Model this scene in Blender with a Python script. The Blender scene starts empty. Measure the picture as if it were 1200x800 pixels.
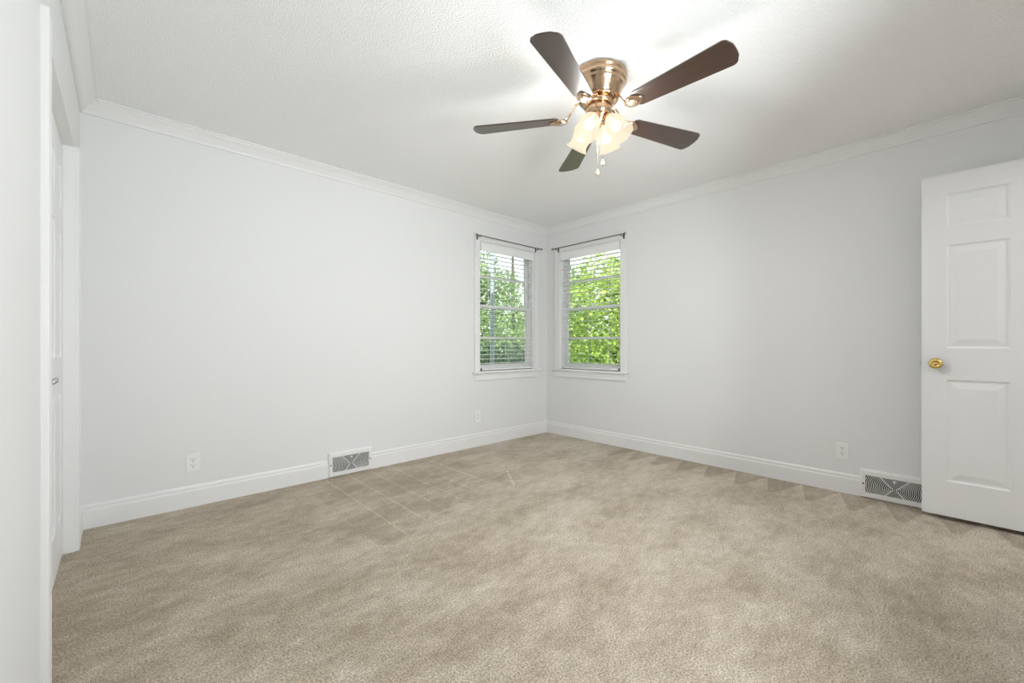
import bpy, bmesh, math, random
from mathutils import Vector, Matrix
PI = math.pi
S = bpy.context.scene
COL = S.collection

# ------------------------------------------------------------------ camera, world, sun, exposure
CAM_Z, YAW, FOC = 1.0467, 0.81853, 487.77
cd = bpy.data.cameras.new('camera'); cam = bpy.data.objects.new('camera', cd); COL.objects.link(cam)
cd.sensor_fit = 'HORIZONTAL'; cd.sensor_width = 36; cd.lens = FOC / 1200 * 36
cd.shift_y = 4.3 / 1200; cd.clip_start = .02
cam.location = (0, 0, CAM_Z); cam.rotation_euler = (PI / 2, 0, YAW - PI / 2)
S.camera = cam
S.view_settings.view_transform = 'Standard'; S.view_settings.look = 'None'
S.view_settings.exposure = 0.29; S.view_settings.gamma = 1; S.view_settings.use_curve_mapping = False
S.cycles.use_denoising = True
S.cycles.max_bounces = 14; S.cycles.diffuse_bounces = 8; S.cycles.transparent_max_bounces = 24
S.cycles.sample_clamp_indirect = 6; S.cycles.caustics_reflective = False; S.cycles.caustics_refractive = False

world = bpy.data.worlds.new('sky'); S.world = world; world.use_nodes = True
wn = world.node_tree.nodes; wl = world.node_tree.links
sky = wn.new('ShaderNodeTexSky'); sky.sky_type = 'NISHITA'; sky.sun_disc = False
sky.sun_elevation = math.radians(50); sky.sun_rotation = math.radians(200); sky.dust_density = 4
mixw = wn.new('ShaderNodeMixRGB'); mixw.inputs[0].default_value = .8
mixw.inputs[2].default_value = (1.0, 1.0, 1.0, 1)
mulw = wn.new('ShaderNodeMixRGB'); mulw.blend_type = 'MULTIPLY'; mulw.inputs[0].default_value = 1
mulw.inputs[2].default_value = (.25, .25, .25, 1)
wl.new(sky.outputs[0], mulw.inputs[1]); wl.new(mulw.outputs[0], mixw.inputs[1])
wl.new(mixw.outputs[0], wn['Background'].inputs[0]); wn['Background'].inputs[1].default_value = 1.6

sd = bpy.data.lights.new('sun', 'SUN'); sun = bpy.data.objects.new('sun', sd); COL.objects.link(sun)
sd.energy = 6.0; sd.angle = .01; sd.color = (1, .96, .88)
sun.rotation_euler = Vector((.55, .50, -.75)).to_track_quat('-Z', 'Y').to_euler()

LAMP_W = 13.5                       # each of the four bulbs under the fan
HALL_FILL_W = 20.0                       # added fill lamp in the unseen hall behind the camera
# added fill lamp outside the made-up window in the wall behind the camera
fd = bpy.data.lights.new('fill_light', 'AREA'); fill_lamp = bpy.data.objects.new('fill_light', fd); COL.objects.link(fill_lamp)
fd.shape = 'RECTANGLE'; fd.size = .80; fd.size_y = 1.00; fd.energy = 78; fd.color = (.945, .965, 1.0)
fill_lamp.location = (1.25, -1.06, 1.25); fill_lamp.rotation_euler = (PI / 2 + .30, 0, 0)      # faces +y, into the room

# ------------------------------------------------------------------ room measures (metres)
XL, XR, YF, YB, H = -.177, 3.75, -.69, 3.396, 2.44
TH = .14

# ------------------------------------------------------------------ materials
def mat(name, col=(.8, .8, .8), rough=.5, metal=0, spec=.5, coat=0, coat_r=.1):
    m = bpy.data.materials.new(name); m.use_nodes = True
    p = m.node_tree.nodes['Principled BSDF']
    p.inputs['Base Color'].default_value = (*col, 1); p.inputs['Roughness'].default_value = rough
    p.inputs['Metallic'].default_value = metal; p.inputs['Specular IOR Level'].default_value = spec
    p.inputs['Coat Weight'].default_value = coat; p.inputs['Coat Roughness'].default_value = coat_r
    return m
def N(m, t, **k):
    n = m.node_tree.nodes.new(t)
    for a, b in k.items():
        if a in n.inputs.keys() if hasattr(n.inputs, 'keys') else False: n.inputs[a].default_value = b
        else: setattr(n, a, b)
    return n
def LK(m, a, b): m.node_tree.links.new(a, b)
def P(m): return m.node_tree.nodes['Principled BSDF']
def noise(m, scale, detail=2, rough=.5, dist=0, coord='Object', vec=None):
    n = m.node_tree.nodes.new('ShaderNodeTexNoise')
    n.inputs['Scale'].default_value = scale; n.inputs['Detail'].default_value = detail
    n.inputs['Roughness'].default_value = rough; n.inputs['Distortion'].default_value = dist
    if vec is None:
        tc = m.node_tree.nodes.new('ShaderNodeTexCoord'); vec = tc.outputs[coord]
    LK(m, vec, n.inputs['Vector'])
    return n
def ramp(m, src, stops):
    r = m.node_tree.nodes.new('ShaderNodeValToRGB')
    e = r.color_ramp.elements
    e[0].position, e[0].color = stops[0][0], (*stops[0][1], 1)
    e[1].position, e[1].color = stops[1][0], (*stops[1][1], 1)
    for p, c in stops[2:]:
        q = e.new(p); q.color = (*c, 1)
    LK(m, src, r.inputs[0]); return r
def bump(m, src, strength, dist):
    b = m.node_tree.nodes.new('ShaderNodeBump')
    b.inputs['Strength'].default_value = strength; b.inputs['Distance'].default_value = dist
    LK(m, src, b.inputs['Height']); LK(m, b.outputs[0], P(m).inputs['Normal']); return b
def math_(m, op, a, b=None, c=None):
    n = m.node_tree.nodes.new('ShaderNodeMath'); n.operation = op
    for i, v in enumerate((a, b, c)):
        if v is None: continue
        if isinstance(v, (int, float)): n.inputs[i].default_value = v
        else: LK(m, v, n.inputs[i])
    return n.outputs[0]

M = {}
M['wall'] = mat('wall_paint', (.735, .738, .740), .75, spec=.25)
bump(M['wall'], noise(M['wall'], 90, 3).outputs[0], .06, .002)
M['ceil'] = mat('popcorn_ceiling', (.92, .922, .925), .9, spec=.1)
_v = M['ceil'].node_tree.nodes.new('ShaderNodeTexVoronoi'); _v.inputs['Scale'].default_value = 150
_t = M['ceil'].node_tree.nodes.new('ShaderNodeTexCoord'); LK(M['ceil'], _t.outputs['Object'], _v.inputs['Vector'])
_n = noise(M['ceil'], 110, 4, .7)
bump(M['ceil'], math_(M['ceil'], 'SUBTRACT', _n.outputs[0], _v.outputs['Distance']), .6, .006)
M['trim'] = mat('trim_paint', (.77, .772, .772), .38)
M['door'] = mat('door_paint', (.80, .805, .815), .42)
M['vinyl'] = mat('white_vinyl', (.80, .80, .80), .35)
M['slat'] = mat('white_blind', (.83, .83, .83), .4)
M['plate'] = mat('outlet_plastic', (.80, .80, .79), .3)
M['dark'] = mat('dark_slot', (.02, .02, .02), .6)
M['screw'] = mat('steel_screw', (.25, .25, .25), .35, 1)
M['vent'] = mat('vent_paint', (.78, .78, .775), .4)
M['duct'] = mat('duct_shadow', (.055, .055, .06), .8)
M['mesh'] = mat('vent_mesh', (.27, .27, .275), .6)
M['brass'] = mat('polished_brass', (.83, .60, .22), .16, 1)
M['steel'] = mat('brushed_steel', (.55, .55, .55), .3, 1)
M['rod'] = mat('bronze_rod', (.16, .14, .12), .4, .8)
M['copper'] = mat('brushed_copper', (.62, .43, .29), .17, 1)
_n = noise(M['copper'], 40, 2, .5)
_r = ramp(M['copper'], _n.outputs[0], [(.35, (.56, .38, .25)), (.7, (.70, .50, .34))]); LK(M['copper'], _r.outputs[0], P(M['copper']).inputs['Base Color'])
M['chain'] = mat('brass_chain', (.80, .66, .45), .3, 1)

# dark walnut blades
m = M['blade'] = mat('walnut_blade', (.06, .025, .012), .38, coat=.8, coat_r=.30, spec=.6)
tc = m.node_tree.nodes.new('ShaderNodeTexCoord'); mp = m.node_tree.nodes.new('ShaderNodeMapping')
mp.inputs['Scale'].default_value = (2.5, 60, 20); LK(m, tc.outputs['Object'], mp.inputs[0])
_n = noise(m, 2.0, 5, .6, .6, vec=mp.outputs[0])
_r = ramp(m, _n.outputs[0], [(.3, (.010, .0045, .0025)), (.72, (.062, .024, .011))]); LK(m, _r.outputs[0], P(m).inputs['Base Color'])
M['edge'] = mat('blade_edge', (.035, .018, .012), .5)

# frosted glass lamp shade
def shade_mat():
    m = bpy.data.materials.new('frosted_shade'); m.use_nodes = True
    t = m.node_tree; t.nodes.clear()
    out = t.nodes.new('ShaderNodeOutputMaterial')
    tp = t.nodes.new('ShaderNodeBsdfTransparent'); tp.inputs[0].default_value = (1, .99, .96, 1)
    em = t.nodes.new('ShaderNodeEmission'); em.inputs[0].default_value = (1, .88, .66, 1); em.inputs[1].default_value = .90
    b = t.nodes.new('ShaderNodeMixShader'); b.inputs[0].default_value = .44
    t.links.new(em.outputs[0], b.inputs[1]); t.links.new(tp.outputs[0], b.inputs[2])
    t.links.new(b.outputs[0], out.inputs[0]); return m
M['shade'] = shade_mat()
def emis(name, col, s):
    m = bpy.data.materials.new(name); m.use_nodes = True
    p = P(m); p.inputs['Base Color'].default_value = (*col, 1)
    p.inputs['Emission Color'].default_value = (*col, 1); p.inputs['Emission Strength'].default_value = s
    return m
M['bulb'] = emis('lit_bulb', (1, .90, .72), 1.5)

# window glass
def glass_mat():
    m = bpy.data.materials.new('window_glass'); m.use_nodes = True
    t = m.node_tree; t.nodes.clear()
    out = t.nodes.new('ShaderNodeOutputMaterial')
    tp = t.nodes.new('ShaderNodeBsdfTransparent'); tp.inputs[0].default_value = (.95, .97, .96, 1)
    gl = t.nodes.new('ShaderNodeBsdfGlossy'); gl.inputs['Roughness'].default_value = .02
    fr = t.nodes.new('ShaderNodeFresnel'); fr.inputs[0].default_value = 1.3
    a = t.nodes.new('ShaderNodeMixShader')
    t.links.new(fr.outputs[0], a.inputs[0]); t.links.new(tp.outputs[0], a.inputs[1]); t.links.new(gl.outputs[0], a.inputs[2])
    t.links.new(a.outputs[0], out.inputs[0]); return m
M['glass'] = glass_mat()

# carpet: beige pile, worn and vacuumed nap
def carpet_mat():
    m = mat('beige_carpet', (.4, .34, .28), .95, spec=.1)
    P(m).inputs['Sheen Weight'].default_value = .15; P(m).inputs['Sheen Roughness'].default_value = .6
    nt = m.node_tree
    tc = nt.nodes.new('ShaderNodeTexCoord'); sx = nt.nodes.new('ShaderNodeSeparateXYZ')
    LK(m, tc.outputs['Object'], sx.inputs[0]); X, Y = sx.outputs[0], sx.outputs[1]
    mp = nt.nodes.new('ShaderNodeMapping'); mp.inputs['Rotation'].default_value = (0, 0, -.6); mp.inputs['Scale'].default_value = (1.0, 1.7, 1)
    LK(m, tc.outputs['Object'], mp.inputs[0])
    big = noise(m, 2.1, 5, .62, .25, vec=mp.outputs[0])          # nap patches
    mid = noise(m, 11, 5, .7, .1, vec=mp.outputs[0])
    fine = noise(m, 150, 4, .75)
    # light wedges left by the vacuum along the right wall
    u = math_(m, 'SUBTRACT', XR - .014, X)
    fr = math_(m, 'ABSOLUTE', math_(m, 'SUBTRACT', math_(m, 'FRACT', math_(m, 'MULTIPLY', Y, 4.4)), .5))
    wedge = math_(m, 'LESS_THAN', fr, math_(m, 'MULTIPLY', u, 1.15))
    wmask = math_(m, 'MULTIPLY', math_(m, 'LESS_THAN', u, .36), math_(m, 'MULTIPLY', math_(m, 'LESS_THAN', Y, 2.3), 1.0))
    dark_w = math_(m, 'MULTIPLY', math_(m, 'SUBTRACT', 1.0, wedge), wmask)
    # thin ridges square to the back wall
    wob = math_(m, 'MULTIPLY', math_(m, 'SUBTRACT', mid.outputs[0], .5), .02)
    gx = math_(m, 'FRACT', math_(m, 'DIVIDE', math_(m, 'ADD', math_(m, 'SUBTRACT', X, 1.24), wob), .178))
    ridge = math_(m, 'LESS_THAN', math_(m, 'ABSOLUTE', math_(m, 'SUBTRACT', gx, .5)), .028)
    rm = math_(m, 'MULTIPLY', math_(m, 'GREATER_THAN', X, .98), math_(m, 'LESS_THAN', X, 2.25))
    far = math_(m, 'ADD', math_(m, 'MULTIPLY', big.outputs[0], .8), math_(m, 'ADD', math_(m, 'MULTIPLY', math_(m, 'SUBTRACT', X, 1.3), .38), 1.75))
    rm = math_(m, 'MULTIPLY', rm, math_(m, 'GREATER_THAN', Y, far))
    ridge = math_(m, 'MULTIPLY', ridge, rm)
    zone = math_(m, 'MULTIPLY', rm, -.045)                        # smooth darker nap between the ridges
    v = math_(m, 'ADD', math_(m, 'MULTIPLY', big.outputs[0], .56), math_(m, 'MULTIPLY', mid.outputs[0], .44))
    v = math_(m, 'ADD', v, math_(m, 'MULTIPLY', math_(m, 'SUBTRACT', X, 1.4), .022))  # lighter towards the right wall: daylight sheen put into the colour
    v = math_(m, 'ADD', v, math_(m, 'MULTIPLY', ridge, .11)); v = math_(m, 'ADD', v, zone)
    v = math_(m, 'SUBTRACT', v, math_(m, 'MULTIPLY', dark_w, .13))
    # a short pale streak in mid-floor
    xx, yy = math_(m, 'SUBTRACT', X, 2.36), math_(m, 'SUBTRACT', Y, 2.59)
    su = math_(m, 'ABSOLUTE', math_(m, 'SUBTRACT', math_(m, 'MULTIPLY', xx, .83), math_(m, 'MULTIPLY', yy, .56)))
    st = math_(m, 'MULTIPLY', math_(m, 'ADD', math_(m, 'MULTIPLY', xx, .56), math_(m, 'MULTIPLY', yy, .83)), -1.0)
    pale_streak = math_(m, 'MULTIPLY', math_(m, 'LESS_THAN', su, .007), math_(m, 'MULTIPLY', math_(m, 'GREATER_THAN', st, 0.0), math_(m, 'LESS_THAN', st, .42)))
    pale_streak = math_(m, 'MULTIPLY', pale_streak, math_(m, 'GREATER_THAN', math_(m, 'FRACT', math_(m, 'MULTIPLY', st, 13)), .45))
    rp = ramp(m, v, [(.39, (.345, .280, .203)), (.63, (.570, .500, .405)), (.51, (.455, .382, .296))])
    sp = nt.nodes.new('ShaderNodeMapRange'); sp.inputs[1].default_value = .36; sp.inputs[2].default_value = .64
    sp.inputs[3].default_value = .40; sp.inputs[4].default_value = 1.56; LK(m, fine.outputs[0], sp.inputs[0])
    mx = nt.nodes.new('ShaderNodeMixRGB'); mx.blend_type = 'MULTIPLY'; mx.inputs[0].default_value = 1
    LK(m, rp.outputs[0], mx.inputs[1]); LK(m, sp.outputs[0], mx.inputs[2])
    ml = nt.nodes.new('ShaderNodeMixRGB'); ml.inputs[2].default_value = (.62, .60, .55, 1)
    LK(m, pale_streak, ml.inputs[0]); LK(m, mx.outputs[0], ml.inputs[1]); LK(m, ml.outputs[0], P(m).inputs['Base Color'])
    hgt = math_(m, 'ADD', fine.outputs[0], math_(m, 'MULTIPLY', mid.outputs[0], .35))
    bump(m, hgt, .7, .008)
    return m
M['carpet'] = carpet_mat()

def leaf_mat(name, a, b):
    m = mat(name, a, .5, spec=.3)
    oi = noise(m, 9, 2)
    r = ramp(m, oi.outputs[0], [(.35, a), (.65, b)]); LK(m, r.outputs[0], P(m).inputs['Base Color'])
    nt = m.node_tree
    tl = nt.nodes.new('ShaderNodeBsdfTranslucent'); LK(m, r.outputs[0], tl.inputs[0])
    ms = nt.nodes.new('ShaderNodeMixShader'); ms.inputs[0].default_value = .4
    out = [n for n in nt.nodes if n.type == 'OUTPUT_MATERIAL'][0]
    LK(m, P(m).outputs[0], ms.inputs[1]); LK(m, tl.outputs[0], ms.inputs[2]); LK(m, ms.outputs[0], out.inputs[0])
    return m
M['leaf_bright'] = leaf_mat('leaf_bright', (.22, .38, .05), (.60, .72, .20))
M['leaf_mid'] = leaf_mat('leaf_mid', (.09, .20, .06), (.40, .54, .22))
M['leaf_dark'] = leaf_mat('leaf_dark', (.03, .075, .04), (.12, .22, .11))
M['leaf_grey'] = leaf_mat('leaf_grey', (.16, .26, .22), (.40, .50, .46))
M['bark'] = mat('bark', (.075, .06, .05), .9)
M['pole'] = mat('grey_pole', (.26, .31, .35), .6)
M['grass'] = mat('lawn', (.10, .20, .05), .95)
_n = noise(M['grass'], 6, 5); _r = ramp(M['grass'], _n.outputs[0], [(.35, (.06, .13, .04)), (.65, (.16, .28, .08))]); LK(M['grass'], _r.outputs[0], P(M['grass']).inputs['Base Color'])
M['concrete'] = mat('pale_concrete', (.75, .75, .73), .9)

# ------------------------------------------------------------------ mesh helpers
class MB:
    def __init__(s): s.bm = bmesh.new()
    def face(s, pts, smooth=False):
        f = s.bm.faces.new([s.bm.verts.new(p) for p in pts]); f.smooth = smooth; return f
    def box(s, x0, x1, y0, y1, z0, z1, mx=None):
        v = [Vector((x, y, z)) for x in (x0, x1) for y in (y0, y1) for z in (z0, z1)]
        if mx: v = [mx @ p for p in v]
        v = [s.bm.verts.new(p) for p in v]
        for f in ((0, 1, 3, 2), (4, 6, 7, 5), (0, 4, 5, 1), (2, 3, 7, 6), (0, 2, 6, 4), (1, 5, 7, 3)):
            s.bm.faces.new([v[i] for i in f])
        return s
    def rings(s, rs, cap0=True, cap1=True, smooth=True):
        vs = [[s.bm.verts.new(p) for p in r] for r in rs]; n = len(rs[0])
        for a, b in zip(vs, vs[1:]):
            for i in range(n):
                f = s.bm.faces.new((a[i], a[(i + 1) % n], b[(i + 1) % n], b[i])); f.smooth = smooth
        if cap0: s.bm.faces.new(vs[0][::-1])
        if cap1: s.bm.faces.new(vs[-1])
        return s
    def lathe(s, prof, mx=Matrix(), n=32, cap0=True, cap1=True, flute=0, k=0):
        rs = []
        for r, z in prof:
            rs.append([mx @ Vector((r * math.cos(2 * PI * i / n), r * math.sin(2 * PI * i / n), z)) for i in range(n)])
        return s.rings(rs, cap0, cap1)
    def tube(s, pts, r, n=10, caps=True):
        pts = [Vector(p) for p in pts]; rs = []
        up = Vector((0, 0, 1))
        for i, p in enumerate(pts):
            t = (pts[min(i + 1, len(pts) - 1)] - pts[max(i - 1, 0)]).normalized()
            a = t.cross(up)
            if a.length < .05: a = t.cross(Vector((0, 1, 0)))
            a.normalize(); b = a.cross(t)
            rr = r[i] if isinstance(r, (list, tuple)) else r
            rs.append([p + rr * (math.cos(2 * PI * k / n) * a + math.sin(2 * PI * k / n) * b) for k in range(n)])
        return s.rings(rs, caps, caps)
    def sphere(s, c, r, mx=None, seg=16, ring=10):
        m = Matrix.Translation(c) @ (mx or Matrix()) @ Matrix.Scale(r, 4)
        res = bmesh.ops.create_uvsphere(s.bm, u_segments=seg, v_segments=ring, radius=1, matrix=m)
        for v in res['verts']:
            for f in v.link_faces: f.smooth = True
        return s
    def prism(s, poly, z0, z1, mx=Matrix(), smooth=False):
        a = [mx @ Vector((x, y, z0)) for x, y in poly]; b = [mx @ Vector((x, y, z1)) for x, y in poly]
        return s.rings([a, b], smooth=smooth)
    def build(s, name, m, parent=None, bevel=0, seg=2):
        bmesh.ops.recalc_face_normals(s.bm, faces=s.bm.faces)
        me = bpy.data.meshes.new(name); s.bm.to_mesh(me); s.bm.free()
        o = bpy.data.objects.new(name, me); COL.objects.link(o)
        for k in (m if isinstance(m, (list, tuple)) else [m]): me.materials.append(k)
        if parent: o.parent = parent
        if bevel:
            b = o.modifiers.new('bevel', 'BEVEL'); b.width = bevel; b.segments = seg; b.limit_method = 'ANGLE'; b.angle_limit = math.radians(40)
        return o
def tag(o, label, cat, group=None, kind=None):
    o['label'] = label; o['category'] = cat
    if group: o['group'] = group
    if kind: o['kind'] = kind
    return o
def empty(name, loc=(0, 0, 0), rz=0):
    o = bpy.data.objects.new(name, None); COL.objects.link(o); o.location = loc; o.rotation_euler = (0, 0, rz)
    o.empty_display_size = .1; return o
def copy_tree(o, parent=None):
    c = o.copy(); COL.objects.link(c)
    if parent: c.parent = parent
    for ch in list(o.children): copy_tree(ch, c)
    return c

# ------------------------------------------------------------------ the shell
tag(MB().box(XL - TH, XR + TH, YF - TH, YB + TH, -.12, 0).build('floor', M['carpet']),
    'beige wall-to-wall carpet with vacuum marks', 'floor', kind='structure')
tag(MB().box(XL - TH, XR + TH, YF - TH, YB + TH, H, H + .12).build('ceiling', M['ceil']),
    'white popcorn-textured ceiling', 'ceiling', kind='structure')
WA, WB = 3.12, 2.77                    # window centres along the back and the right wall
OW, Z0, Z1 = .41, .775, 2.135          # half opening width, opening bottom and top
def holed(axis, a0, a1, d0, d1, h0, h1, z0, z1):
    b = MB()
    for p, q, r, s_ in ((a0, h0, 0, H), (h1, a1, 0, H), (h0, h1, 0, z0), (h0, h1, z1, H)):
        if q - p < 1e-4 or s_ - r < 1e-4: continue
        if axis == 'x': b.box(p, q, d0, d1, r, s_)
        else: b.box(d0, d1, p, q, r, s_)
    return b
tag(holed('x', XL - TH, XR + TH, YB, YB + TH, WA - OW, WA + OW, Z0, Z1).build('wall_back', M['wall']),
    'white painted wall on the left of the corner', 'wall', kind='structure')
tag(holed('y', YF - TH, YB, XR, XR + TH, WB - OW, WB + OW, Z0, Z1).build('wall_right', M['wall']),
    'white painted wall on the right of the corner', 'wall', kind='structure')
CY0, CY1, CZ = 1.925, 3.062, 2.056     # closet opening
tag(holed('y', YF - TH, YB, XL - TH, XL, CY0, CY1, 0, CZ).build('wall_left', M['wall']),
    'white closet wall seen edge-on at the left margin', 'wall', kind='structure')
WF = 1.25  # centre of the added window in the unseen front wall
DX0, DX1, DZ = 2.775, 3.60, 2.08       # doorway behind the open door
_b = holed('x', XL, 2.3, YF - TH, YF, WF - OW, WF + OW, Z0, Z1)
for _a in ((2.3, DX0, 0, H), (DX1, XR, 0, H), (DX0, DX1, DZ, H)): _b.box(_a[0], _a[1], YF - TH, YF, _a[2], _a[3])
tag(_b.build('wall_front', M['wall']),
    'white wall behind the camera with the doorway', 'wall', kind='structure')

# crown moulding and baseboards (profile: distance from wall, height)
CROWN = [(0, -.074), (.011, -.074), (.013, -.068), (.013, -.063), (.017, -.062), (.018, -.057), (.021, -.054), (.028, -.046), (.040, -.033), (.054, -.021), (.061, -.016), (.063, -.010), (.0757, -.008), (.0757, 0), (0, 0)]
BASE = [(0, 0), (.0145, 0), (.0145, .100), (.0135, .106), (.009, .110), (.009, .118), (.0105, .122), (.0085, .130), (.004, .137), (0, .137)]
def run(b, P0, P1, nrm, prof, zoff, m0, m1):
    """sweep prof from P0 to P1 along a wall; m0/m1 = 1 for an inside mitre"""
    P0, P1, nrm = Vector(P0), Vector(P1), Vector(nrm); t = (P1 - P0).normalized()
    r0 = [P0 + nrm * d + t * (d * m0) + Vector((0, 0, z + zoff)) for d, z in prof]
    r1 = [P1 + nrm * d - t * (d * m1) + Vector((0, 0, z + zoff)) for d, z in prof]
    b.rings([r0, r1], smooth=False); return b
c_bl, c_br, c_fl, c_fr = (XL, YB, 0), (XR, YB, 0), (XL, YF, 0), (XR, YF, 0)
n = 0
for P0, P1, nr, lab in ((c_bl, c_br, (0, -1, 0), 'crown moulding along the top of the left wall'), (c_br, c_fr, (-1, 0, 0), 'crown moulding along the top of the right wall'),
                        (c_fl, c_bl, (1, 0, 0), 'crown moulding above the closet'), (c_fr, c_fl, (0, 1, 0), 'crown moulding on the wall behind the camera')):
    n += 1
    tag(run(MB(), P0, P1, nr, CROWN, H, 1, 1).build('trim_%d' % n, M['trim']), lab, 'moulding', kind='structure')
VA = (1.184, 1.538); VB = (.458, .104)     # baseboard registers
b = MB(); run(b, c_bl, (VA[0] - .001, YB, 0), (0, -1, 0), BASE, 0, 1, 0); run(b, (VA[1] + .001, YB, 0), c_br, (0, -1, 0), BASE, 0, 0, 1)
tag(b.build('baseboard_back', M['trim']), 'white baseboard under the left wall, broken by the register', 'baseboard', kind='structure')
b = MB(); run(b, c_br, (XR, VB[0] + .001, 0), (-1, 0, 0), BASE, 0, 1, 0); run(b, (XR, VB[1] - .001, 0), c_fr, (-1, 0, 0), BASE, 0, 0, 1)
tag(b.build('baseboard_right', M['trim']), 'white baseboard under the right wall, broken by the register', 'baseboard', kind='structure')
CW = .072
b = MB(); run(b, (XL, CY1 + CW, 0), c_bl, (1, 0, 0), BASE, 0, 0, 1)
tag(b.build('baseboard_left', M['trim']), 'white baseboard beside the closet casing', 'baseboard', kind='structure')
b = MB(); run(b, c_fr, (DX1 + .09, YF, 0), (0, 1, 0), BASE, 0, 1, 0); run(b, (DX0 - .09, YF, 0), c_fl, (0, 1, 0), BASE, 0, 0, 1)
tag(b.build('baseboard_front', M['trim']), 'white baseboard on the wall behind the camera', 'baseboard', kind='structure')

# closet casing and jambs (legs only, as in the photo), doors
CAS = [(0, 0), (0, .0145), (.003, .0165), (.010, .0175), (.016, .0165), (.019, .0155), (.056, .0155), (.059, .0175), (CW - .003, .0175), (CW, .0155), (CW, 0)]
b = MB()
for y, s_ in ((CY0, -1), (CY1, 1)):
    r = [[Vector((XL + d, y + s_ * u, z)) for u, d in CAS] for z in (0, CZ + .0)]
    b.rings(r, smooth=False)
tag(b.build('trim_5', M['trim']), 'white casing on both sides of the closet opening', 'casing', kind='structure')
b = MB().box(XL - TH, XL + .001, CY0 - .001, CY0 + .006, 0, CZ).box(XL - TH, XL + .001, CY1 - .006, CY1 + .001, 0, CZ).box(XL - TH, XL + .0, CY0 + .006, CY1 - .006, CZ - .006, CZ + .001)
tag(b.build('trim_6', M['trim']), 'white jamb lining inside the closet opening', 'jamb', kind='structure')

def door_mesh(b, w, h, t, panels, pf=((0, 0), (.006, -.006), (.010, -.0075), (.018, -.0075), (.050, -.001))):
    """panelled slab: x 0..w, z 0..h, faces at y=0 (front, towards -y) and y=t"""
    xs = sorted({0, w} | {p[0] for p in panels} | {p[1] for p in panels}); zs = sorted({0, h} | {p[2] for p in panels} | {p[3] for p in panels})
    for y, s_ in ((0, -1), (t, 1)):
        for x0, x1 in zip(xs, xs[1:]):
            for z0, z1 in zip(zs, zs[1:]):
                if any(p[0] <= x0 and x1 <= p[1] and p[2] <= z0 and z1 <= p[3] for p in panels): continue
                b.face([(x0, y, z0), (x1, y, z0), (x1, y, z1), (x0, y, z1)])
        for x0, x1, z0, z1 in panels:
            rr = [[Vector((x0 + i, y + s_ * d, z0 + i)), Vector((x1 - i, y + s_ * d, z0 + i)), Vector((x1 - i, y + s_ * d, z1 - i)), Vector((x0 + i, y + s_ * d, z1 - i))] for i, d in pf]
            b.rings(rr, cap0=False, cap1=True, smooth=False)
    b.face([(0, 0, 0), (0, t, 0), (0, t, h), (0, 0, h)]); b.face([(w, 0, 0), (w, t, 0), (w, t, h), (w, 0, h)])
    b.face([(0, 0, 0), (w, 0, 0), (w, t, 0), (0, t, 0)]); b.face([(0, 0, h), (w, 0, h), (w, t, h), (0, t, h)])
    bmesh.ops.remove_doubles(b.bm, verts=b.bm.verts, dist=1e-5)
    return b
def six(w, st):
    pw = (w - 3 * st) / 2
    zz = ((.208, .815), (1.003, 1.618), (1.725, 1.923))
    return [(x, x + pw, z0, z1) for x in (st, 2 * st + pw) for z0, z1 in zz]

def knob_mb(b, mx):
    return b.lathe([(.0005, 0), (.012, 0), (.012, .018), (.017, .024), (.028, .032), (.031, .041), (.0285, .050), (.020, .0555), (.0145, .0545), (.0130, .0470), (.0075, .0465), (.0065, .0520), (.0005, .0525)], mx, 36)
# room door, swung open in front of the right wall; local x runs from the hinge to the free edge
DW = .812
root = empty('door_1', (3.60, YF + .026, .025), math.radians(90.0))
# local x -> +y, local y -> -x : front (towards the room) must be local +y
tag(root, 'white six-panel room door standing open with a brass knob', 'door', kind='structure')
door_mesh(MB(), DW, 2.043, .035, six(DW, .106)).build('slab', M['door'], root, .0015)
root.location.x = 3.60 + .035
kx, kz = DW - .061, .912
ro = MB().lathe([(0.0005, 0), (.032, 0), (.032, .004), (.027, .008), (.012, .010), (.0005, .010)], Matrix.Translation((kx, .035, kz)) @ Matrix.Rotation(-PI / 2, 4, 'X'), 36).build('rosette', M['brass'], root)
ro['label'] = 'round brass rosette'
k = knob_mb(MB(), Matrix.Translation((kx, .043, kz)) @ Matrix.Rotation(-PI / 2, 4, 'X')).build('knob', M['brass'], root); k['label'] = 'polished brass door knob'
k2 = knob_mb(MB(), Matrix.Translation((kx, -.008, kz)) @ Matrix.Rotation(PI / 2, 4, 'X')).build('knob', M['brass'], root); k2['label'] = 'polished brass door knob'
MB().lathe([(0.0005, 0), (.032, 0), (.032, .004), (.027, .008), (.012, .010), (.0005, .010)], Matrix.Translation((kx, 0, kz)) @ Matrix.Rotation(PI / 2, 4, 'X'), 36).build('rosette', M['brass'], root)
b = MB().box(DW - .001, DW + .0015, .006, .029, kz - .028, kz + .028)
lp = b.build('latch_plate', M['steel'], root); MB().prism([(DW, .011), (DW + .011, .013), (DW, .024)], kz - .009, kz + .009).build('latch_bolt', M['steel'], lp)
for z in (.2, 1.0, 1.82):
    MB().lathe([(.0005, -.045), (.006, -.045), (.006, .045), (.0005, .045)], Matrix.Translation((-.004, -.004, z)), 12).build('hinge', M['brass'], root)
b = MB()
for x, s_ in ((DX0, -1), (DX1, 1)):
    b.rings([[Vector((x + s_ * u, YF + d, z)) for u, d in CAS] for z in (0, DZ)], smooth=False)
b.box(DX0 - CW, DX1 + CW, YF, YF + .016, DZ, DZ + CW)
tag(b.build('trim_7', M['trim']), 'white casing around the doorway behind the open door', 'casing', kind='structure')

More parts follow.
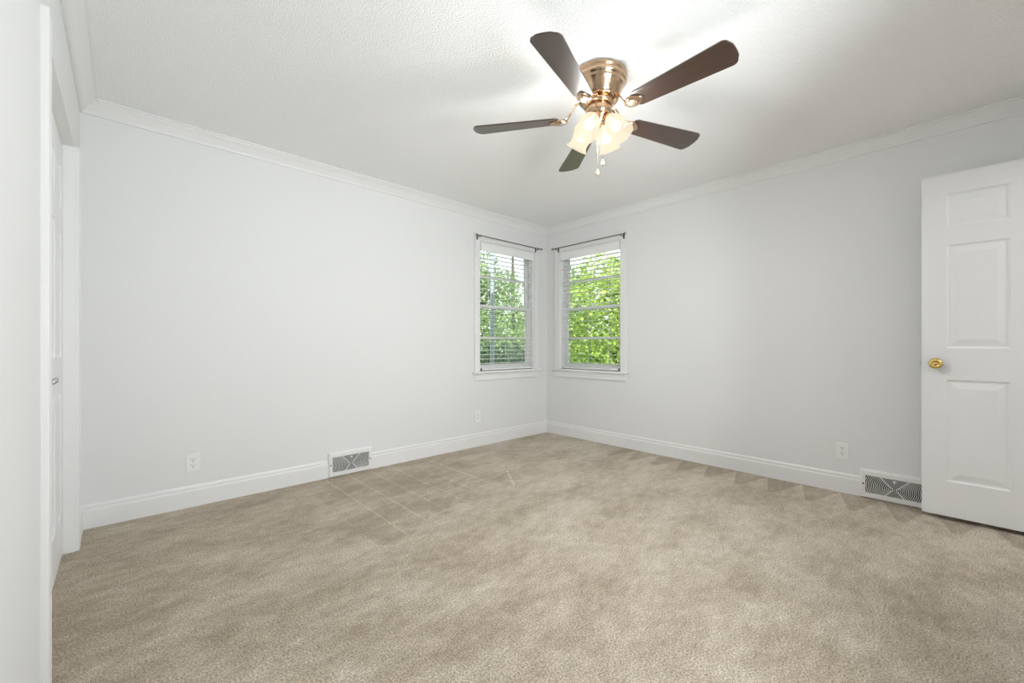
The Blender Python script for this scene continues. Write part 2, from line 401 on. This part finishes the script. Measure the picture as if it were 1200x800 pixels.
# closet doors
CDW = (CY1 - CY0 - .012) / 2 - .003
for i in range(2):
    r = empty('door_%d' % (i + 2), (-.218 - .032, CY0 + .007 + i * (CDW + .004), .008), PI / 2)
    tag(r, ('near', 'far')[i] + ' leaf of the white panelled closet doors at the left margin', 'door', kind='structure')
    r.location.x = -.218; r.rotation_euler.z = PI / 2
    st = .085; pw = (CDW - 3 * st) / 2
    pans = [(x, x + pw, z0, z1) for x in (st, 2 * st + pw) for z0, z1 in ((.2, .80), (.98, 1.60), (1.70, 1.91))]
    d = door_mesh(MB(), CDW, 2.030, .032, pans, ((0, 0), (.005, -.005), (.012, -.006), (.030, -.001))).build('slab', M['door'], r, .0015)
    d.location.y = 0
    kx2 = CDW - .045 if i == 0 else .045
    kb = MB().lathe([(.0005, 0), (.008, 0), (.006, .005), (.005, .010), (.010, .014), (.0115, .019), (.009, .024), (.0005, .025)], Matrix.Translation((kx2, .0, .893)) @ Matrix.Rotation(PI / 2, 4, 'X'), 20).build('knob', M['steel'], r)
    kb['label'] = 'small metal closet knob'
    # local -y faces +x (the room): local y -> -x
# ------------------------------------------------------------------ windows and blinds
def frame_box(b, x0, x1, y0, y1, z0, z1, l, r, bt, tp):
    b.box(x0, x0 + l, y0, y1, z0, z1).box(x1 - r, x1, y0, y1, z0, z1)
    b.box(x0 + l, x1 - r, y0, y1, z0, z0 + bt).box(x0 + l, x1 - r, y0, y1, z1 - tp, z1); return b
def build_window(name, loc, rz, lab, lock_side):
    r = empty(name, loc, rz); tag(r, lab, 'window', kind='structure')
    # local: x right, y outwards, z up
    b = MB(); cw = .068
    for s_ in (-1, 1):
        x0, x1 = sorted((s_ * OW, s_ * (OW + cw)))
        b.box(x0, x1, -.016, 0, Z0, Z1 + cw)
        xa, xb = sorted((s_ * (OW + cw - .014), s_ * (OW + cw))); b.box(xa, xb, -.021, -.016, Z0, Z1 + cw)
    b.box(-OW, OW, -.016, 0, Z1, Z1 + cw).box(-OW - cw + .014, OW + cw - .014, -.021, -.016, Z1 + cw - .014, Z1 + cw)
    b.build('casing', M['trim'], r, .003)
    MB().box(-OW - cw - .025, OW + cw + .025, -.042, 0, Z0 - .024, Z0).box(-OW, OW, 0, .085, Z0 - .024, Z0).build('sill', M['trim'], r, .005)
    b = MB().box(-OW - cw, OW + cw, -.015, 0, Z0 - .094, Z0 - .024).box(-OW - cw, OW + cw, -.019, -.015, Z0 - .094, Z0 - .084)
    b.build('apron', M['trim'], r, .003)
    j = .014
    b = MB().box(-OW - .002, -OW + j, 0, TH, Z0, Z1 + .002).box(OW - j, OW + .002, 0, TH, Z0, Z1 + .002).box(-OW + j, OW - j, 0, TH, Z1 - j, Z1 + .002)
    b.box(-OW + j, OW - j, .085, TH + .03, Z0 - .03, Z0 + .006)
    for s_ in (-1, 1):
        xa, xb = sorted((s_ * (OW - j), s_ * (OW - j - .008))); b.box(xa, xb, .052, .062, Z0, Z1 - j)
        b.box(xa, xb, .121, .132, Z0, Z1 - j)
    b.build('jamb', M['vinyl'], r, .0015)
    x0, x1 = -OW + j + .001, OW - j - .001; zm = 1.462
    b = frame_box(MB(), x0, x1, .094, .120, zm - .018, Z1 - j - .001, .040, .040, .036, .044)
    b.box(x0 + .04, x1 - .04, .099, .117, 1.772, 1.797)
    u = b.build('upper_sash', M['vinyl'], r, .003)
    MB().box(x0 + .038, x1 - .038, .105, .109, zm + .016, Z1 - j - .043).build('glass', M['glass'], u)
    b = frame_box(MB(), x0, x1, .063, .091, Z0 + .003, zm + .018, .044, .044, .062, .036)
    b.box(x0 + .044, x1 - .044, .068, .087, 1.112, 1.138)
    l = b.build('lower_sash', M['vinyl'], r, .003)
    MB().box(x0 + .042, x1 - .042, .075, .079, Z0 + .06, zm - .016).build('glass', M['glass'], l)
    b = MB().box(-.025, .025, .066, .090, zm + .018, zm + .024).lathe([(.0005, 0), (.014, 0), (.012, .012), (.0005, .014)], Matrix.Translation((0, .078, zm + .024)), 16)
    b.build('sash_lock', M['trim'], r, .001)
    # small dark cord cleat at the foot of the casing
    c = MB().box(lock_side * (OW - .012) - .008, lock_side * (OW - .012) + .008, -.026, -.017, Z0 + .004, Z0 + .034).build('cleat', M['rod'], r, .003)
    c['label'] = 'small dark cleat at the window foot'
    return r
build_window('window_1', (WA, YB, 0), 0, 'white double-hung window on the left side of the corner', -1)
build_window('window_2', (XR, WB, 0), -PI / 2, 'white double-hung window on the right side of the corner', 1)

build_window('added_window', (WF, YF, 0), PI, 'added white double-hung window for fill light in the wall behind the camera', 1)  # unseen window, added to let in the fill lamp

def build_blind(loc, rz, lab, tilt, wand_x):
    r = empty('window_blind', loc, rz); tag(r, lab, 'blind', 'two-inch window blinds')
    w = OW - .020; top = Z1 - .018
    MB().box(-w, w, -.002, .046, top - .055, top).build('headrail', M['vinyl'], r, .002)
    b = MB().box(-w - .002, w + .002, -.012, -.003, top - .084, top).box(-w - .002, -w + .006, -.003, .040, top - .084, top).box(w - .006, w + .002, -.003, .040, top - .084, top)
    b.build('valance', M['slat'], r, .003)
    b = MB(); z = top - .105; zb = Z0 + .045; nsl = 0
    while z > zb:
        mx = Matrix.Translation((0, .022, z)) @ Matrix.Rotation(tilt, 4, 'X')
        b.box(-w + .006, w - .006, -.0235, .0235, -.0009, .0009, mx); z -= .0463; nsl += 1
    b.build('slats', M['slat'], r)
    MB().box(-w + .006, w - .006, 0, .045, Z0 + .006, Z0 + .022).build('bottom_rail', M['slat'], r, .003)
    for x in (-w + .13, 0, w - .13):
        MB().tube([(x, -.003, top - .06), (x, -.003, Z0 + .02)], .0011, 6).tube([(x, .047, top - .06), (x, .047, Z0 + .02)], .0011, 6).build('ladder_cord', M['slat'], r)
    MB().tube([(wand_x, -.014, top - .08), (wand_x, -.016, top - .62)], .003, 8).build('tilt_wand', M['vinyl'], r)
build_blind((WA, YB, 0), 0, 'white slatted blind lowered inside the left window of the corner', math.radians(4), -.30)
build_blind((XR, WB, 0), -PI / 2, 'white slatted blind with open slats inside the right window of the corner', math.radians(-1), .30)

def curtain_rod(loc, rz, x0, x1, lab):
    r = empty('curtain_rod', loc, rz); tag(r, lab, 'curtain rod', 'curtain rods above the windows')
    MB().tube([(x0, 0, 0), (x1, 0, 0)], .0052, 12).build('rod', M['rod'], r)
    for x, s_ in ((x0, -1), (x1, 1)):
        b = MB(); ring = [(x + s_ * (.011 + .011 * math.cos(a)) * 1, 0, .011 * math.sin(a)) for a in [2 * PI * i / 20 for i in range(21)]]
        b.tube(ring, .003, 8).sphere(Vector((x + s_ * .001, 0, 0)), .0075)
        b.build('finial', M['rod'], r)
        bx = x - s_ * .035
        MB().tube([(bx, 0, -.008), (bx, .030, -.010), (bx, .054, -.010)], .004, 8).box(bx - .009, bx + .009, .052, .055, -.035, .018).tube([(bx, -.010, .0), (bx, -.006, -.009), (bx, .002, -.011), (bx, .010, -.008)], .0035, 8).build('bracket', M['rod'], r)
curtain_rod((WA, YB - .055 - .0165 + .0, 2.168), 0, -.485, .455, 'thin dark curtain rod above the left window of the corner')
curtain_rod((XR - .055 - .0165, WB, 2.168), -PI / 2, -.455, .485, 'thin dark curtain rod above the right window of the corner')

# ------------------------------------------------------------------ outlets
def outlet(loc, rz, lab):
    r = empty('wall_outlet', loc, rz); tag(r, lab, 'outlet', 'white duplex wall outlets')
    MB().box(-.036, .036, -.006, 0, -.0585, .0585).build('cover_plate', M['plate'], r, .003, 3)
    for z in (.0195, -.0195):
        pts = [(max(-.0135, min(.0135, .0172 * math.cos(a))), z + .0172 * math.sin(a) * .82) for a in [2 * PI * i / 24 for i in range(24)]]
        f = MB().rings([[Vector((x, -.0055, zz)) for x, zz in pts], [Vector((x, -.0078, zz)) for x, zz in pts]], smooth=False).build('receptacle', M['plate'], r)
        b = MB().box(-.0075, -.005, -.0084, -.0070, z + .000, z + .009).box(.005, .0075, -.0084, -.0070, z + .001, z + .008)
        b.lathe([(.0005, 0), (.003, 0), (.003, .0014), (.0005, .0014)], Matrix.Translation((0, -.0070, z - .007)) @ Matrix.Rotation(PI / 2, 4, 'X'), 12)
        b.build('slots', M['dark'], f)
    MB().lathe([(.0005, 0), (.0028, 0), (.0022, .001), (.0005, .0012)], Matrix.Translation((0, -.006, 0)) @ Matrix.Rotation(PI / 2, 4, 'X'), 12).build('screw', M['steel'], r)
outlet((.335, YB, .283), 0, 'white duplex outlet low on the left wall, nearest the closet')
outlet((2.688, YB, .308), 0, 'white duplex outlet under the left window of the corner')
outlet((XR, .557, .294), -PI / 2, 'white duplex outlet on the right wall above the baseboard register')

# ------------------------------------------------------------------ baseboard registers
def register(loc, rz, W, lab):
    """white stamped baseboard register: local x right, -y into room"""
    r = empty('baseboard_register', loc, rz); tag(r, lab, 'register', 'white stamped baseboard registers')
    Hh = .193; ow, o0, o1 = .148, .038, .156; cz = .088; t = .026; hw = W / 2
    b = MB()
    # face frame with sloped edges
    outer = [(-hw, .002), (hw, .002), (hw, Hh), (-hw, Hh)]
    inner = [(-ow, o0), (ow, o0), (ow, o1), (-ow, o1)]
    e = .010
    o2 = [(-hw + e, .002 + e * .5), (hw - e, .002 + e * .5), (hw - e, Hh - e), (-hw + e, Hh - e)]
    rs = [[Vector((x, -.0005, z)) for x, z in outer], [Vector((x, -t + .008, z)) for x, z in outer], [Vector((x, -t, z)) for x, z in o2], [Vector((x, -t, z)) for x, z in inner], [Vector((x, -t + .006, z)) for x, z in inner]]
    b.rings(rs, cap0=False, cap1=False, smooth=False)
    b.build('frame', M['vent'], r, .0008)
    MB().box(-hw + .004, hw - .004, -.006, -.002, .008, Hh - .006).build('back_plate', M['duct'], r)
    A_top, A_bot = .072, .046; wst = .010
    # triangular perforated plates above and below the waist
    b = MB()
    for poly in ([(-A_top, o1), (A_top, o1), (wst, cz + .004), (-wst, cz + .004)], [(-A_bot, o0), (A_bot, o0), (wst, cz - .004), (-wst, cz - .004)], [(-wst, cz - .004), (wst, cz - .004), (wst, cz + .004), (-wst, cz + .004)]):
        b.rings([[Vector((x, -t + .009, z)) for x, z in poly], [Vector((x, -t + .005, z)) for x, z in poly]], smooth=False)
    b.build('mesh_panel', M['mesh'], r)
    b = MB()
    for s_ in (-1, 1):
        for pa, pb in (((s_ * wst, cz + .004), (s_ * A_top, o1)), ((s_ * wst, cz - .004), (s_ * A_bot, o0))):
            d = Vector((pb[0] - pa[0], 0, pb[1] - pa[1])); L_ = d.length; d.normalize(); nn = Vector((d.z, 0, -d.x)) * .0022
            a = Vector((pa[0], -t + .003, pa[1])); c = Vector((pb[0], -t + .003, pb[1])); up = Vector((0, -.004, 0))
            b.rings([[a + nn, a - nn, a - nn + up, a + nn + up], [c + nn, c - nn, c - nn + up, c + nn + up]], smooth=False)
        b.box(s_ * wst - .0022, s_ * wst + .0022, -t - .001, -t + .003, cz - .006, cz + .006)
    b.build('cross_bars', M['vent'], r)
    # concentric curved louvres in the left and right fields
    for s_ in (-1, 1):
        b = MB(); rad = .022
        while rad < .16:
            pts = []
            for i in range(-40, 41):
                a = i / 40 * 1.25
                x, z = rad * math.cos(a), cz + rad * math.sin(a) * .95
                if not (o0 <= z <= o1 and x <= ow): continue
                # stay outside the cross bars
                lim = wst + (A_top - wst) * (z - cz) / (o1 - cz) if z > cz else wst + (A_bot - wst) * (cz - z) / (cz - o0)
                if x < lim: continue
                pts.append((s_ * x, z))
            segs, cur = [], []
            for p in pts:
                if cur and (Vector(p) - Vector(cur[-1])).length > .02: segs.append(cur); cur = []
                cur.append(p)
            segs.append(cur)
            for sg in segs:
                if len(sg) < 2: continue
                rr = []
                for p in sg:
                    q = Vector((p[0] - 0, 0, p[1] - cz)).normalized() * .0016
                    c0 = Vector((p[0], -t + .006, p[1])); c1 = Vector((p[0], -t + .0005, p[1]))
                    rr.append([c0 - q, c0 + q, c1 + q, c1 - q])
                b.rings(rr, smooth=False)
            rad += .0093
        b.build('louvre_field', M['vent'], r)
    lv = MB().tube([(0, -t + .004, o1 - .010), (0, -t - .006, o1 - .016), (0, -t - .010, o1 - .026)], .003, 8).box(-.010, .010, -t - .003, -t + .003, o1 - .016, o1 - .011)
    lv.build('damper_lever', M['vent'], r)
    for s_ in (-1, 1):
        MB().lathe([(.0005, 0), (.0056, 0), (.0048, .002), (.0005, .0025)], Matrix.Translation((s_ * (hw - .017), -t, .097)) @ Matrix.Rotation(PI / 2, 4, 'X'), 14).build('screw', M['dark'], r)
register(((VA[0] + VA[1]) / 2, YB, 0), 0, VA[1] - VA[0], 'white stamped register set in the baseboard of the left wall')
register((XR, (VB[0] + VB[1]) / 2, 0), -PI / 2, VB[0] - VB[1], 'white stamped register in the right wall baseboard, half behind the open door')

# ------------------------------------------------------------------ ceiling fan
FX, FY = 1.806, 1.272
fan = empty('ceiling_fan', (FX, FY, H)); tag(fan, 'copper flush-mount ceiling fan with five walnut blades and four lit shades', 'ceiling fan')
ZC = lambda z: z - H
h = MB().lathe([(.0005, 0), (.140, 0), (.145, -.004), (.145, -.016), (.139, -.021), (.139, -.026), (.143, -.030), (.143, -.042), (.136, -.050), (.131, -.054), (.132, -.060), (.127, -.066), (.120, -.080), (.111, -.100), (.104, -.118), (.100, -.126), (.080, -.130), (.0005, -.130)], Matrix(), 64)
h.build('motor_housing', M['copper'], fan)
MB().lathe([(.0005, -.128), (.070, -.128), (.079, -.132), (.080, -.150), (.075, -.156), (.060, -.158), (.0005, -.158)], Matrix(), 48).build('flywheel', M['copper'], fan)
MB().lathe([(.0005, -.156), (.058, -.156), (.066, -.162), (.067, -.185), (.062, -.200), (.048, -.216), (.030, -.228), (.020, -.240), (.012, -.252), (.0005, -.256)], Matrix(), 48).build('light_fitter', M['copper'], fan)
# one blade along local +x; pitch lowers its +y side
def blade_outline(n=10):
    r0, r1, w0, w1 = .205, .667, .050, .071; pts = []
    def corner(cx, cy, rad, a0, a1):
        for i in range(n + 1):
            a = a0 + (a1 - a0) * i / n; pts.append((cx + rad * math.cos(a), cy + rad * math.sin(a)))
    corner(r1 - .028 - .006, -w1 + .028, .028, -PI / 2, -.25)
    for i in range(1, 6):
        y = -w1 + .022 + (2 * w1 - .044) * i / 6; pts.append((r1 - .006 + .010 * math.cos(y / w1 * PI / 2), y))
    corner(r1 - .028 - .006, w1 - .028, .028, .25, PI / 2)
    corner(r0 + .030, w0 - .030, .030, PI / 2, PI); corner(r0 + .030, -w0 + .030, .030, PI, 3 * PI / 2)
    return pts
PITCH = math.radians(-12)
bl_me = br_me = sc_me = None
for kk in range(5):
    az = math.radians(-163 + 72 * kk)
    RZ = Matrix.Rotation(az, 4, 'Z')
    if kk == 0:
        b = MB().prism(blade_outline(), -.004, .003)
        bo = b.build('blade', M['blade'], fan, .0012); bl_me = bo.data
        # bracket: curved arm and pointed medallion below the blade
        b = MB()
        arm = [(.072, 0, .082), (.098, 0, .078), (.122, 0, .058), (.142, 0, .026), (.160, 0, .002), (.178, 0, -.008)]
        rr = []
        for i, (x, y, z) in enumerate(arm):
            wd = (.020, .014, .011, .012, .018, .026)[i]
            rr.append([Vector((x, -wd, z)), Vector((x, wd, z)), Vector((x + .002, wd, z + .006)), Vector((x + .002, -wd, z + .006))])
        b.rings(rr, smooth=True)
        med = [(.158, 0), (.168, .020), (.186, .033), (.208, .036), (.228, .029), (.246, .014), (.258, 0), (.246, -.014), (.228, -.029), (.208, -.036), (.186, -.033), (.168, -.020)]
        cx = .205
        rs = [[Vector((x, y, -.0035)) for x, y in med], [Vector((x, y, -.010)) for x, y in med], [Vector((cx + (x - cx) * .82, y * .82, -.0155)) for x, y in med], [Vector((cx + (x - cx) * .45, y * .45, -.0185)) for x, y in med]]
        b.rings(rs, smooth=True)
        bro = b.build('blade_bracket', M['copper'], fan); br_me = bro.data
        so = MB().lathe([(.0005, 0), (.005, 0), (.004, -.003), (.0005, -.0035)], Matrix(), 12).build('screw', M['screw'], bro); sc_me = so.data
    else:
        bo = bpy.data.objects.new('blade', bl_me); COL.objects.link(bo); bo.parent = fan
        md = bo.modifiers.new('bevel', 'BEVEL'); md.width = .0012; md.segments = 2; md.limit_method = 'ANGLE'
        bro = bpy.data.objects.new('blade_bracket', br_me); COL.objects.link(bro); bro.parent = fan
        so = bpy.data.objects.new('screw', sc_me); COL.objects.link(so); so.parent = bro
    mxb = Matrix.Translation((0, 0, ZC(2.232))) @ RZ @ Matrix.Rotation(PITCH, 4, 'X')
    so.location = (.225, 0, -.0165)
    for x, y in ((.195, .018), (.195, -.018)):
        s2 = so.copy(); COL.objects.link(s2); s2.parent = bro; s2.location = (x, y, -.0165)
    bo.matrix_local = mxb; bro.matrix_local = mxb
# shades: tulip glass on short arms
SP = [(.018, .0), (.024, .004), (.030, .014), (.041, .030), (.050, .048), (.0525, .064), (.049, .082), (.0455, .098), (.047, .112), (.053, .124), (.0615, .132)]
for kk, azd in enumerate((8, 98, 188, 278)):
    az = math.radians(azd)
    d = Vector((math.cos(az), math.sin(az), 0)); tilt = math.radians(48)
    ax = (d * math.cos(tilt) * .85 + Vector((0, 0, -1)) * math.sin(tilt) * 1.15).normalized()
    base = d * .058 + Vector((0, 0, ZC(2.212)))
    q = ax.to_track_quat('Z', 'Y').to_matrix().to_4x4()
    mx = Matrix.Translation(base) @ q
    MB().tube([d * .030 + Vector((0, 0, ZC(2.222))), d * .046 + Vector((0, 0, ZC(2.222))), base - ax * .002], .010, 12).lathe([(.0005, -.012), (.020, -.012), (.024, -.006), (.024, .010), (.0215, .012), (.0005, .012)], mx, 24).build('lamp_holder', M['copper'], fan)
    b = MB()
    outer = [(r, z) for r, z in SP]; inner = [(r - .0022, z) for r, z in SP[::-1]]
    nn = 48
    rs = []
    for r, z in outer + inner:
        ring = []
        for i in range(nn):
            a = 2 * PI * i / nn; f = max(0, (z - .105) / .027); rr_ = r + .0022 * f * math.cos(8 * a)
            ring.append(mx @ Vector((rr_ * math.cos(a), rr_ * math.sin(a), z)))
        rs.append(ring)
    b.rings(rs, cap0=False, cap1=False)
    sh = b.build('lamp_shade', M['shade'], fan); sh['label'] = 'frosted tulip glass shade'
    bb = MB().lathe([(.0005, .008), (.012, .010), (.013, .030), (.022, .046), (.027, .062), (.026, .074), (.018, .086), (.0005, .091)], mx, 24).build('bulb', M['bulb'], sh)
    ld = bpy.data.lights.new('bulb_light', 'POINT'); ld.energy = LAMP_W; ld.color = (.965, .985, 1.0); ld.shadow_soft_size = .035
    lo = bpy.data.objects.new('bulb_light', ld); COL.objects.link(lo); lo.parent = fan; lo.location = base + ax * .118
for (x, y), zb in (((-.006, .001), 1.925), ((.030, -.006), 1.985)):
    c = MB().tube([(x * .4, y * .4, ZC(2.192)), (x, y, ZC(2.15)), (x, y, ZC(zb + .03))], .0013, 6)
    z = 2.15
    co = c.build('pull_chain', M['chain'], fan)
    MB().lathe([(.0005, .034), (.003, .032), (.004, .024), (.0085, .016), (.010, .008), (.007, 0), (.0005, -.002)], Matrix.Translation((x, y, ZC(zb))), 16).build('pull_bob', M['chain'], co)

# ------------------------------------------------------------------ hall beyond the doorway (behind the camera)
hx0, hx1, hy0, hy1 = 2.3, 4.1, YF - TH - 1.5, YF - TH
b = MB().box(hx0, hx1, hy0, hy1, -.12, 0); tag(b.build('hall_floor', M['carpet']), 'beige hall carpet beyond the doorway', 'floor', kind='structure')
b = MB().box(hx0, hx1, hy0 - .1, hy0, 0, H).box(hx0 - .1, hx0, hy0 - .1, hy1, 0, H).box(hx1, hx1 + .1, hy0 - .1, hy1, 0, H)
tag(b.build('wall_hall', M['wall']), 'white hall walls beyond the doorway', 'wall', kind='structure')
tag(MB().box(hx0, hx1, hy0, hy1, H, H + .1).build('ceiling_hall', M['ceil']), 'white hall ceiling', 'ceiling', kind='structure')
ld = bpy.data.lights.new('hall_fill_light', 'POINT'); ld.energy = HALL_FILL_W; ld.color = (1, .985, .96); ld.shadow_soft_size = .1  # added lamp, brightens the room through the doorway
lo = bpy.data.objects.new('hall_fill_light', ld); COL.objects.link(lo); lo.location = (3.1, hy0 + .75, 2.2)

# ------------------------------------------------------------------ outdoors
GZ = -.55
tag(MB().box(-6, 60, 3.7, 60, GZ - .2, GZ).box(4.05, 60, -20, 3.7, GZ - .2, GZ).build('ground', M['grass']), 'green lawn outside the windows', 'lawn', kind='structure')
b = MB(); mxd = Matrix.Rotation(math.radians(36), 4, 'Z')
b.box(23, 34, -9, 3.0, GZ, GZ + .03, mxd); tag(b.build('road', M['concrete']), 'pale road beyond the lawn', 'road', kind='structure')
rnd = random.Random(7)
def leaves(b, c, rad, n, size, hollow=.35):
    for i in range(n):
        while True:
            p = Vector((rnd.uniform(-1, 1), rnd.uniform(-1, 1), rnd.uniform(-1, 1)))
            if hollow < p.length < 1: break
        pos = Vector((c[0] + p.x * rad[0], c[1] + p.y * rad[1], c[2] + p.z * rad[2]))
        s_ = size * rnd.uniform(.7, 1.3)
        d = Vector((rnd.uniform(-1, 1), rnd.uniform(-1, 1), rnd.uniform(-.9, .4))).normalized()
        a = d.cross(Vector((rnd.uniform(-1, 1), rnd.uniform(-1, 1), rnd.uniform(-1, 1)))).normalized()
        u = d.cross(a) * .12 * s_
        v = [b.bm.verts.new(q) for q in (pos, pos + d * s_ * .5 + a * s_ * .3 + u, pos + d * s_, pos + d * s_ * .5 - a * s_ * .3 + u)]
        b.bm.faces.new((v[0], v[1], v[2])); b.bm.faces.new((v[0], v[2], v[3]))
def tree(x, y, hgt, blobs, trunk_r, lean, n, size, leaf, lab, cat='tree', name='tree', group=None):
    r = empty(name, (x, y, GZ)); tag(r, lab, cat, group)
    b = MB(); top = Vector((lean[0], lean[1], hgt))
    b.tube([(0, 0, -.05), top * .35, top * .7, top], [trunk_r, trunk_r * .8, trunk_r * .6, trunk_r * .3], 10)
    for bc, br in blobs:
        c = Vector(bc); st = top * min(.9, max(.3, (c.z - .5) / hgt))
        b.tube([st, (st + c) / 2 + Vector((0, 0, .05)), c], [trunk_r * .45, trunk_r * .3, trunk_r * .12], 7)
    b.build('trunk', M['bark'], r)
    b = MB(); tot = sum(br[0] * br[1] for _, br in blobs)
    for bc, br in blobs: leaves(b, bc, br, int(n * br[0] * br[1] / tot), size)
    b.build('foliage', M[leaf], r)
    return r
def polar(az, d): return d * math.cos(math.radians(az)), d * math.sin(math.radians(az))
def crown(k, R, z0, z1, spread):
    out = []
    for i in range(k):
        a = 2 * PI * i / k + rnd.uniform(-.4, .4); q = rnd.uniform(.3, 1) * spread; z = rnd.uniform(z0, z1)
        s_ = R * rnd.uniform(.75, 1.15); out.append(((q * math.cos(a), q * math.sin(a), z), (s_, s_, s_ * .8)))
    return out
T_ = lambda az, d, h, R, k, z0, z1, sp, tr, ln, n_, sz, lf, lab: tree(*polar(az, d), h, crown(k, R, z0, z1, sp), tr, ln, n_, sz, lf, lab)
T_(33.6, 8.6, 3.3, .62, 12, 1.2, 3.3, .75, .07, (.30, -.15), 8000, .085, 'leaf_bright', 'bright yellow-green tree with a dark slanted trunk outside the right window')
T_(40.2, 12.8, 4.6, .95, 14, 1.2, 4.0, 1.25, .11, (-.1, .1), 8500, .12, 'leaf_mid', 'mid-green tree standing back in the left half of the right window')
x, y = polar(36.0, 6.1); tree(x, y, .8, [((0, 0, .78), (.42, .42, .42)), ((.15, -.2, .6), (.35, .35, .4)), ((-.15, .2, .6), (.35, .35, .4))], .04, (0, 0), 2200, .055, 'leaf_grey', 'blue-grey shrub low in the right window view', 'shrub', 'shrub')
T_(51.5, 8.8, 3.4, .62, 12, 1.1, 3.3, .75, .07, (-.1, .1), 5500, .075, 'leaf_mid', 'slim green tree just left of the grey pole outside the left window')
T_(46.6, 17.5, 5.6, 1.2, 14, 1.2, 4.0, 1.6, .14, (.1, .2), 4200, .15, 'leaf_mid', 'leafy green tree far back right of the grey pole outside the left window')
x, y = polar(47.0, 6.9); tree(x, y, .9, [((-.4, .38, .95), (.45, .45, .75)), ((0, 0, .9), (.5, .5, .8)), ((.4, -.38, .85), (.45, .45, .75))], .05, (0, 0), 9000, .065, 'leaf_dark', 'dark green hedge shrub low in the left window view', 'shrub', 'shrub')
T_(23, 14, 5, 1.2, 10, 1.6, 4.6, 1.6, .13, (0, 0), 6000, .14, 'leaf_mid', 'broad green tree beyond the lawn, rightmost of the trees')
T_(61, 13, 5, 1.2, 10, 1.6, 4.6, 1.6, .13, (0, 0), 6000, .14, 'leaf_dark', 'broad dark tree beyond the lawn, leftmost of the trees')
px_, py_ = polar(49.6, 5.4)
b = MB().lathe([(.0005, 0), (.028, 0), (.028, 3.6), (.0005, 3.6)], Matrix.Translation((0, 0, 0)), 16).box(-.05, .05, -.05, .05, -.02, .02)
o = b.build('pole', M['pole']); o.location = (px_, py_, GZ + .02); tag(o, 'pale grey pole standing outside the left window', 'pole')
